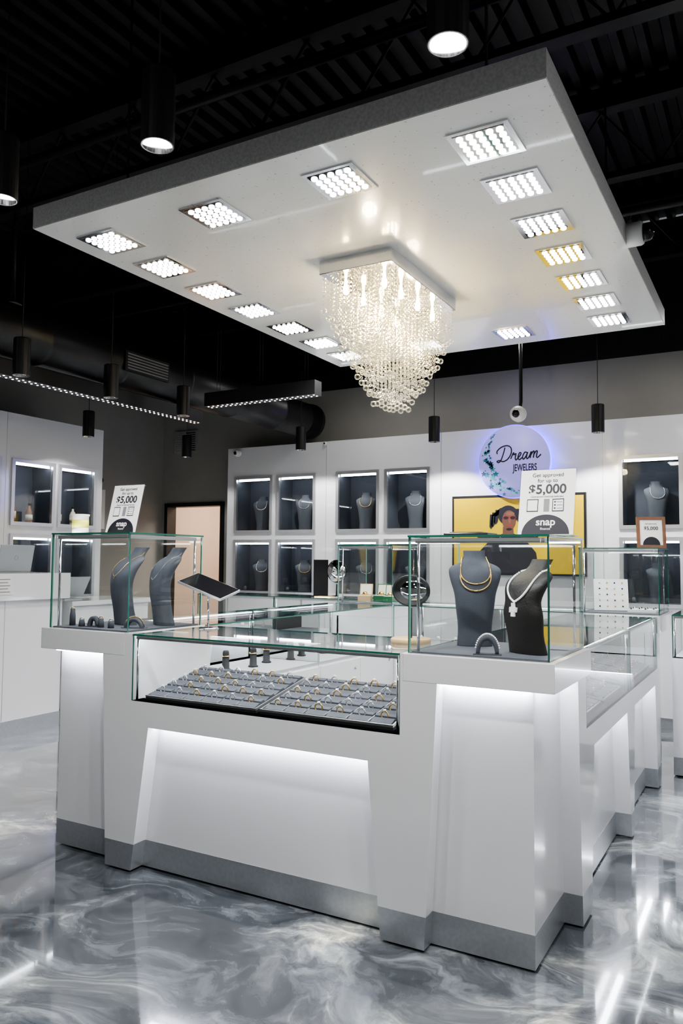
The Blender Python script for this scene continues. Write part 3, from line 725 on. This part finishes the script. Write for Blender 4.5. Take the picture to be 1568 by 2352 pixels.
panel_with_holes(mlw, 2.6, 5.80, 2.775, [(3.6, 4.07), (4.12, 4.59), (4.70, 5.19), (5.23, 5.71)], ((1.055, 1.67), (1.745, 2.36)), .94, 'glossy white panelled cabinet with lit display windows on side wall', Vector((-6.1, 4.5, 0)), (4.645,))
gi = 0
for a0, a1 in ups:
    for z0, z1 in rows:
        niche(mwall, a0, a1, z0, z1, 'recessed lit display window with silver frame and slate lining', 'wall display windows')
        if a0 < -.2:
            xm = (a0+a1)/2; gi += 1
            bust((xm+.03, 7.55, z0+.036), .5 if gi % 2 else .3, .40 if z0 > 1.5 else .36, .22, VELVET, 'slate-grey necklace bust inside a lit wall window', group='busts in wall windows',
                 chains=() if gi in (7, 9) else ((.6, .93, .0036, SILV if gi % 3 else GOLD, 'fine chain necklace on a window bust', 0),))
            if gi % 2: 
                b = B((xm-.17, 7.50, z0+.034)); b.lathe([(.022, 0), (.02, .03), (.012, .05), (0, .05)], (xm-.17, 7.50, z0+.034), VELVET, 14); tag(b.obj('ring_stand'), 'small grey ring stand in wall window', 'ring stand', 'ring stands')
def bottle(loc, h, mat, label):
    r = root('bottle', loc, label, 'bottle', 'bottles in the side wall windows')
    B().lathe([(0, 0), (.03, 0), (.032, .01), (.032, h*.55), (.02, h*.7), (.011, h*.76), (.011, h*.9), (0, h*.9)], (0, 0, 0), mat, 16).obj('glass_body', r)
    B().lathe([(.033, h*.15), (.033, h*.42)], (0, 0, 0), CREAM, 16).obj('paper_label', r)
    B().lathe([(.013, h*.88), (.013, h), (0, h)], (0, 0, 0), BLACK, 12).obj('cap', r)
for k, (a0, a1) in enumerate([(3.6, 4.07), (4.12, 4.59), (4.70, 5.19), (5.23, 5.71)]):
    for z0, z1 in ((1.055, 1.67), (1.745, 2.36)):
        niche(mlw, a0, a1, z0, z1, 'recessed lit display window with silver frame on side cabinet', 'side wall display windows')
        if k >= 2:
            bottle((-6.22, a0+.12, z0+.035), .24, AMBER, 'amber liquor bottle with cream label')
            if z0 > 1.5 or k == 2: bottle((-6.25, a0+.33, z0+.035), .19, AMBER if k == 2 else CREAM, 'short liquor bottle with pale label')

# ------------------------------------------------------------------ round sign
SX, SZ, SR = -2.205, 2.415, .355
r = root('round_sign', (SX, 7.3, SZ), 'round illuminated white shop sign with blue halo and teal stars', 'sign')
B().lathe([(SR-.004, .0), (SR, .004), (SR, .05)], (0, 0, 0), SIGNB, 64, 'y').obj('sign_rim', r, 'glowing blue rim')
B().lathe([(0, -.002), (SR-.004, -.002), (SR-.004, .001)], (0, 0, 0), SIGNW, 64, 'y').obj('sign_face', r)
B().lathe([(SR-.06, .05), (SR-.03, .085), (SR-.02, .085), (SR-.02, .05)], (0, 0, 0), SIGNB, 48, 'y').obj('halo_light', r, 'blue back light')
B().lathe([(.06, .05), (.06, .098)], (0, 0, 0), BLACK, 16, 'y').obj('wall_mount', r)
strokes = [[(.55, 1.75), (.45, 1.0), (.25, .25), (0, .05), (-.2, .2), (.1, .28), (.6, .1), (1.1, .35), (1.4, .95), (1.3, 1.6), (.8, 1.95), (.1, 1.85), (-.35, 1.45), (-.3, 1.1)],
    [(1.45, .3), (1.65, .95), (1.72, .95), (1.75, .75), (2.0, .85), (1.98, .35), (2.1, .1), (2.3, .3), (2.55, .6), (2.6, .85), (2.4, .88), (2.3, .4), (2.5, .08), (2.8, .3)],
    [(3.35, .8), (3.05, .88), (2.85, .4), (3.0, .08), (3.25, .4), (3.38, .85), (3.32, .3), (3.45, .08), (3.65, .35), (3.8, .88), (3.78, .1)],
    [(3.8, .45), (4.0, .82), (4.15, .82), (4.15, .1)], [(4.15, .45), (4.35, .82), (4.52, .8), (4.5, .25), (4.65, .07), (5.0, .4)]]
b = B()
def crom(ps, m=6):
    out = []; n = len(ps)
    for k in range(n-1):
        p0, p1, p2, p3 = ps[max(k-1, 0)], ps[k], ps[k+1], ps[min(k+2, n-1)]
        for q in range(m):
            t = q/m; out.append(tuple(.5*((2*p1[i])+(-p0[i]+p2[i])*t+(2*p0[i]-5*p1[i]+4*p2[i]-p3[i])*t*t+(-p0[i]+3*p1[i]-3*p2[i]+p3[i])*t**3) for i in (0, 1)))
    out.append(ps[-1]); return out
for s in strokes:
    q = crom(s); b.tube([(-.15+p[0]*.082+p[1]*.012, -.004, -.01+p[1]*.082+p[0]*.006) for p in q], .0062, INK, 6)
b.obj('script_lettering', r)
text('JEWELERS', .095, (.11, -.005, -.068), (pi/2, 0, 0), INK, 'lettering', r, sx=.56, ext=.001, bold=.0015)
rs = random.Random(3)
for k in range(80):
    f1 = k/79.; t = math.radians(125+f1*175); inward = .38*math.sin(pi*min(1, f1*1.0))**.9
    rad = SR*(.93-inward*rs.random()); s = .009+.026*rs.random()*math.sin(pi*(f1*.92+.03))
    cx, cz = math.cos(t)*rad, math.sin(t)*rad
    if cz > -.10 and cx > -.20 and not cz > .2: continue
    m = (TEAL1, TEAL2, TEAL3, TEAL2)[k % 4]
    pts = []
    for q in range(10):
        rr = s if q % 2 == 0 else s*.45; a = pi/2+q*pi/5; pts.append((cx+rr*math.cos(a), cz+rr*math.sin(a)))
    B().prism(pts, -.0045, -.0022, 'y', m).obj('star', r)

# ------------------------------------------------------------------ poster
r = root('wall_poster', (-2.2, 7.36, 1.34), 'yellow wall poster of a person in sunglasses, black frame', 'poster')
B().box(-.655, .655, 0, .038, -.02, .76, BLACK).obj('frame', r, 'thin black frame')
B().box(-.635, .635, -.003, 0, 0, .735, YELLOW).obj('printed_sheet', r)
pf = B()
def ell(cx, cz, a, b_, n=24): return [(cx+a*math.cos(2*pi*k/n), cz+b_*math.sin(2*pi*k/n)) for k in range(n)]
hx = -.08
pf.prism([(hx-.32, 0), (hx-.28, .22), (hx-.17, .33), (hx-.06, .38), (hx+.06, .38), (hx+.17, .32), (hx+.27, .2), (hx+.3, 0)], -.0045, -.003, 'y', INK)
pf.prism([(hx-.055, .36), (hx-.05, .45), (hx+.05, .45), (hx+.055, .36), (hx, .31)], -.0055, -.0045, 'y', SKIN)
pf.prism(ell(hx, .56, .100, .095), -.0050, -.003, 'y', INK)
for dx, dz, a, w_l in ((-.105, .545, -.6, .020), (-.14, .52, -.4, .018), (-.165, .50, -.2, .016), (.095, .55, .5, .018), (.115, .53, .3, .014)):
    pf.prism([(hx+dx-w_l, dz+.07), (hx+dx+w_l, dz+.07), (hx+dx+w_l+.03*a, dz-.05), (hx+dx+.03*a, dz-.075), (hx+dx-w_l+.03*a, dz-.05)], -.0052, -.003, 'y', INK)
pf.prism([(hx-.16, .56), (hx-.08, .63), (hx-.02, .645), (hx-.04, .60), (hx-.12, .55)], -.0052, -.003, 'y', INK)
pf.prism(ell(hx+.01, .51, .068, .098), -.0060, -.005, 'y', SKIN)
pf.prism(ell(hx+.022, .575, .042, .018), -.0064, -.006, 'y', SKINL); pf.prism(ell(hx+.016, .508, .012, .028, 12), -.0066, -.006, 'y', SKINL)
pf.prism(ell(hx-.02, .535, .031, .019, 14), -.0070, -.0064, 'y', REDT); pf.prism(ell(hx+.048, .535, .031, .019, 14), -.0070, -.0064, 'y', REDT)
pf.prism(ell(hx-.02, .535, .027, .015, 14), -.0074, -.007, 'y', INK); pf.prism(ell(hx+.048, .535, .027, .015, 14), -.0074, -.007, 'y', INK)
pf.prism(ell(hx+.014, .462, .022, .007, 12), -.0070, -.0060, 'y', REDT); pf.prism(ell(hx+.012, .425, .03, .012, 12), -.0070, -.0055, 'y', INK)
pf.obj('printed_figure', r, 'person with dark hair and sunglasses in a dark jacket')

# ------------------------------------------------------------------ pendant lamps
p0 = root('pendant_lamp', (0, 0, 0), 'black cylinder pendant spotlight on a thin cord', 'pendant lamp', 'black cylinder pendants')
B().lathe([(0, .05), (.0515, .05), (.0515, 0), (.054, 0), (.054, .24), (.05, .245), (0, .245)], (0, 0, 0), BLACK, 28, smooth=False).obj('shade', p0)
bb = B(); n = 28; vs = []; 
for rr, hh in ((.0512, .0), (.0475, .0), (.041, .030)):
    for i in range(n): vs.append((rr*math.cos(2*pi*i/n), rr*math.sin(2*pi*i/n), hh))
bb.add(vs, [(j*n+i, j*n+(i+1) % n, (j+1)*n+(i+1) % n, (j+1)*n+i) for j in range(2) for i in range(n)], CHROME); bb.obj('reflector_ring', p0)
B().lathe([(0, .020), (.036, .022), (.044, .026), (.044, .030), (0, .030)], (0, 0, 0), LENSD, 24).obj('lamp_lens', p0)
cordL = B().cyl((0, 0, .245), .003, 1, BLACK, 8); cord0 = cordL.obj('cord', p0)
plist = [(-4.37, 6.9, 2.606, 40), (-2.86, 6.9, 2.59, 70), (-1.34, 6.9, 2.57, 70), (.2, 6.9, 2.57, 55), (-5.69, 5.22, 2.60, 15), (-5.82, 6.78, 2.60, 15),
         (-4.27, 3.34, 2.63, 15), (-4.27, 4.12, 2.63, 15), (-4.27, 4.92, 2.63, 15),
         (-.71, 1.80, 2.77, 50), (-1.72, 1.83, 2.78, 50), (-2.53, 1.87, 2.80, 30), (.3, 1.80, 2.77, 50)]
for k, (x, y, z, e) in enumerate(plist):
    p = p0 if k == 0 else dup(p0)
    p.location = (x, y, z)
    for c in p.children:
        if c.name.startswith('cord'):
            L = ZC-z-.245
            c.location = (0, 0, .245*(1-L)); c.scale = (1, 1, L)
    light('SPOT', 'pendant_beam', (x, y, z-.01), e, (1, .98, .94), spot_size=2.35, spot_blend=.3, shadow_soft_size=.02)
# ------------------------------------------------------------------ linear tracks
def track(x0, x1, y0, y1, z, along, n, label, wire):
    o = ((x0+x1)/2, (y0+y1)/2, z); r = root('linear_light', o, label, 'linear light', 'black linear lights')
    B(o).box(x0, x1, y0, y1, z, z+.11, BLACK).obj('housing', r)
    lmt = B().lathe([(.008, 0), (.005, -.003), (0, -.004)], (0, 0, 0), TRACKL, 8).mesh('lamp_lens')
    for k in range(n):
        for s in (-1, 1):
            ob = bpy.data.objects.new('lamp_lens', lmt); COL.objects.link(ob); ob.parent = r
            t = -.5+(k+.5)/n
            ob.location = (s*.022, t*(y1-y0), 0) if along == 'y' else (t*(x1-x0), s*.022, 0)
    for t in (.1, .5, .9):
        for s in (-.02, .02): B(o).cyl((x0+(x1-x0)*(t if along == 'x' else .5)+(s if along == 'y' else 0), y0+(y1-y0)*(t if along == 'y' else .5)+(s if along == 'x' else 0), z+.11), .0015, wire-z-.11, BLACK, 6).obj('hanging_wire', r)
track(-4.66, -4.56, 2.9, 5.52, 2.69, 'y', 50, 'long black hanging linear light with rows of led dots', 2.818)
track(-4.05, -3.0, 4.92, 5.02, 2.69, 'x', 22, 'short black hanging linear light with rows of led dots', ZC)

# ------------------------------------------------------------------ security cameras
def domecam(loc, r_, label, axis='z', pole=None):
    r = root('security_camera', loc, label, 'security camera', 'security cameras')
    b = B(); 
    if axis == 'z': b.lathe([(r_, 0), (r_*1.02, r_*.4), (r_*.9, r_*.9), (r_*.5, r_*1.1), (0, r_*1.1)], (0, 0, 0), CAMW, 24); b.obj('housing', r); B().ball((0, 0, 0), r_*.72, BLACKG, 18, 9).obj('dome', r); B().lathe([(r_, 0), (r_*.7, -r_*.5)], (0, 0, 0), CAMW, 24).obj('collar', r)
    if axis == 'y': b.lathe([(r_, .0), (r_, r_*.6), (r_*.9, r_*.9)], (0, -r_*.6, 0), CAMW, 24, 'y'); b.ball((0, -r_*.6, 0), r_*.95, CAMW, 18, 9); b.obj('housing', r); B().ball((0, -r_*1.15, -.1*r_), r_*.55, BLACKG, 14, 8).obj('lens', r)
    if axis == 'x': b.lathe([(r_, 0), (r_, r_*1.1), (r_*.9, r_*1.3)], (-.02, 0, 0), CAMW, 24, 'x'); b.obj('housing', r); B().ball((r_*1.15, 0, 0), r_*.75, BLACKG, 18, 9).obj('dome', r)
    if pole:
        B().tube(pole, .016, BLACK, 10).obj('pole', r)
domecam((-1.93, 6.55, 2.72), .068, 'white dome security camera on a black ceiling pole', 'y', [(0, .03, .03), (.0, .06, .12), (0, .06, ZC-2.72)])
domecam((-.595, 3.93, 3.05), .058, 'white dome camera mounted on the ceiling panel edge', 'x')
domecam((-5.53, 7.36, 2.70), .045, 'small white wall camera beside the doorway', 'y')
domecam((-4.98, 3.8, 3.28), .075, 'white dome camera hanging from a pole', 'z', [(0, 0, .07), (0, 0, ZC-3.28)])
domecam((-4.35, 7.38, 2.74), .022, 'tiny camera on top of the cabinets', 'y')
domecam((-7.03, 6.6, 2.37), .05, 'small dark wall camera on the taupe wall', 'x')

b = B((-6.6, 7.74, 2.93)); b.box(-6.83, -6.47, 7.72, 7.75, 2.82, 3.10, SILVER)
for i in range(9): b.box(-6.81, -6.66, 7.712, 7.72, 2.84+i*.028, 2.852+i*.028, GREYW); b.box(-6.64, -6.49, 7.712, 7.72, 2.84+i*.028, 2.852+i*.028, INK)
tag(b.obj('vent_grille'), 'square wall vent grille on the taupe wall', 'vent')
r = root('wall_notice', (-7.05, 6.55, 1.85), 'white notice with bold black words on the side wall', 'sign')
B().box(0, .008, -.2, .2, -.05, .42, CARD).obj('board', r)
for i, s in enumerate(('FIN', 'PAR', 'D')): text(s, .12 if i != 1 else .08, (.0095, .0, .32-i*.14), (pi/2, 0, pi/2), INK, 'lettering', r, bold=.002)
for k, (x, h) in enumerate(((-6.55, .32), (-6.3, .34))):
    b = B((x, 9.27, 1.6)); b.tube([(x, 9.29, 1.75), (x, 9.26, 1.6)], .012, BLACK, 8); b.box(x-.04, x+.04, 9.24, 9.30, 1.6-h, 1.6, BLACK); b.ball((x, 9.26, 1.6-h), .05, BROWN if k == 0 else BLACK, 10, 6)
    tag(b.obj('hanging_bag'), 'dark hanging pouch on the beige wall', 'bag', 'hanging pouches')

# ------------------------------------------------------------------ side wall counters
o = (-5.75, 3.9, 0); r = root('service_desk', o, 'white raised service desk with aluminium kick', 'service desk')
B(o).box(-6.0, -5.47, 2.9, 4.78, .13, 1.10, WHITE).obj('body', r)
B(o).box(-6.0, -5.46, 2.9, 4.78, 0, .13, STEEL).obj('toe_kick', r)
B(o).box(-6.02, -5.42, 2.88, 4.82, 1.10, 1.32, WHITE).obj('raised_top', r, bevel=.002)
B(o).box(-5.475, -5.468, 4.2, 4.204, .13, 1.1, STEEL).obj('seam', r)
b = B((-5.416, 4.1, 1.14)); b.box(-5.42, -5.414, 3.98, 4.22, 1.15, 1.30, CARD); n = tag(b.obj('paper_notice'), 'white paper notice taped to the desk front', 'notice')
for i in range(5):
    q = B((-5.416, 4.1, 1.14)).box(-5.414, -5.413, 4.0+.02*(i % 2), 4.2-.02*(i % 2), 1.17+i*.025, 1.176+i*.025, INKG).obj('printed_line', n)
r = root('laptop', (-5.7, 4.45, 1.32), 'grey laptop with its lid back facing the shop', 'laptop', rot=pi/2)
B().box(-.17, .17, -.0, .24, 0, .015, LAPT).obj('keyboard_base', r, bevel=.003)
l = B().box(-.17, .17, -.008, 0, 0, .23, LAPT).obj('lid', r, bevel=.004); l.rotation_euler = (.2, 0, 0); l.location = (0, 0, .012)
B().tube([(math.cos(2*pi*k/24)*.018, -.0085, .12+math.sin(2*pi*k/24)*.018) for k in range(24)], .0012, INKG, 6, True).obj('emblem', l)
o = (-5.7, 5.3, 0); r = root('side_counter', o, 'white lower side counter behind the glass tower', 'counter')
B(o).box(-6.0, -5.43, 4.83, 5.80, .13, 1.03, WHITE).obj('body', r); B(o).box(-6.0, -5.42, 4.83, 5.80, 0, .13, STEEL).obj('toe_kick', r); B(o).box(-6.03, -5.40, 4.83, 5.83, 1.03, 1.07, WHITE).obj('worktop', r)
r = root('monitor', (-5.75, 5.1, 1.07), 'slim grey screen tilted on the side counter', 'monitor', rot=pi/2)
B().box(-.1, .1, -.06, .06, 0, .01, LAPT).obj('base', r); l = B().box(-.16, .16, -.008, .004, .0, .2, LAPT).obj('screen', r); l.location = (0, 0, .03); l.rotation_euler = (.5, 0, 0)
r = root('sanitizer_bottle', (-5.5, 5.55, 1.07), 'blue hand sanitizer pump bottle', 'bottle')
B().lathe([(0, 0), (.032, 0), (.034, .01), (.034, .09), (.02, .115), (.012, .12), (0, .12)], (0, 0, 0), BLUEG, 18).obj('bottle_body', r)
B().lathe([(.012, .12), (.012, .135), (.004, .137), (.004, .165), (0, .165)], (0, 0, 0), CAMW, 12).tube([(0, 0, .16), (.035, 0, .158)], .004, CAMW, 8).obj('pump', r)

display_counter(lambda x, d, z: (x, 6.33+d, z), -5.25, -4.30, .765, 'white glass counter near the doorway', depth=.5)
display_counter(lambda x, d, z: (x, 6.33+d, z), -4.30, -3.36, .765, 'white glass counter holding a mirror', depth=.5)
display_counter(lambda x, d, z: (x, 5.84+d, z), -.66, .50, .80, 'white glass counter next to the rear pedestal')
r = root('vanity_mirror', (-3.72, 6.55, TOP), 'round chrome vanity mirror on a small pedestal', 'mirror')
B().lathe([(.07, 0), (.07, .012), (.012, .02), (.008, .13), (0, .13)], (0, 0, 0), CHROME, 24).obj('base', r)
b = B(); b.lathe([(0, -.006), (.105, -.006), (.112, 0), (.105, .008), (0, .008)], (0, 0, .25), BLACKG, 32, 'y'); b.obj('rim', r); B().lathe([(0, -.0075), (.098, -.0075), (.098, -.006)], (0, 0, .25), MIRROR, 32, 'y').obj('mirror_glass', r)
r = root('easel_board', (-3.93, 6.6, TOP), 'black upright display board on the glass counter', 'display board')
B().box(-.08, .08, -.006, .006, .0, .36, BLACKG).obj('board', r); B().box(-.09, .09, -.04, .06, 0, .008, BLACK).obj('foot', r)
b = B((-3.8, 6.42, TOP)); b.box(-3.87, -3.70, 6.38, 6.48, TOP, TOP+.012, WOODM); tag(b.obj('wooden_tray'), 'small light wood tray on the glass', 'tray')
for k in range(6):
    b = B((-5.0+k*.13, 6.6, .767)); b.lathe([(.02, 0), (.02, .02), (.008, .06), (0, .06)], (-5.0+k*.13, 6.6, .767), WHITEM, 12); tag(b.obj('earring_stand'), 'small white earring stand in the lit case', 'jewelry stand', 'earring stands')

# ------------------------------------------------------------------ lights, world, camera
for x, y in ((-1.5, -.8), (1.4, -.6), (1.6, 2.6), (1.4, 5.2), (-4.6, .3)):
    light('AREA', 'unseen_fill_light', (x, y, 3.3), 28, (.98, .99, 1), size=.5)  # fill lights added out of view to brighten the room, not real fixtures
for x in (-3.6, -2.0, -.4): light('AREA', 'aisle_area_light', (x, 6.75, 3.4), 6, (1, .98, .95), size=.3)  # area lights over the rear aisle, no fixtures modelled
w_ = bpy.data.worlds.new('world'); bpy.context.scene.world = w_; w_.use_nodes = True
w_.node_tree.nodes['Background'].inputs[0].default_value = (.5, .52, .55, 1); w_.node_tree.nodes['Background'].inputs[1].default_value = .3
f = 1790.0
R = Matrix.Rotation(math.radians(29.3), 3, 'Z') @ Matrix.Rotation(math.radians(93.55), 3, 'X') @ Matrix.Rotation(math.radians(0.5), 3, 'Z')
cam = bpy.data.cameras.new('camera'); co = bpy.data.objects.new('camera', cam); COL.objects.link(co)
cam.sensor_fit = 'VERTICAL'; cam.sensor_height = 36; cam.lens = f/2352*36; cam.clip_start = .05
m = R.to_4x4(); m.translation = (0, 0, 1.45); co.matrix_world = m
bpy.context.scene.camera = co
bpy.context.scene.view_settings.view_transform = 'AgX'
bpy.context.scene.view_settings.look = 'AgX - Medium High Contrast'
bpy.context.scene.view_settings.exposure = 0.28
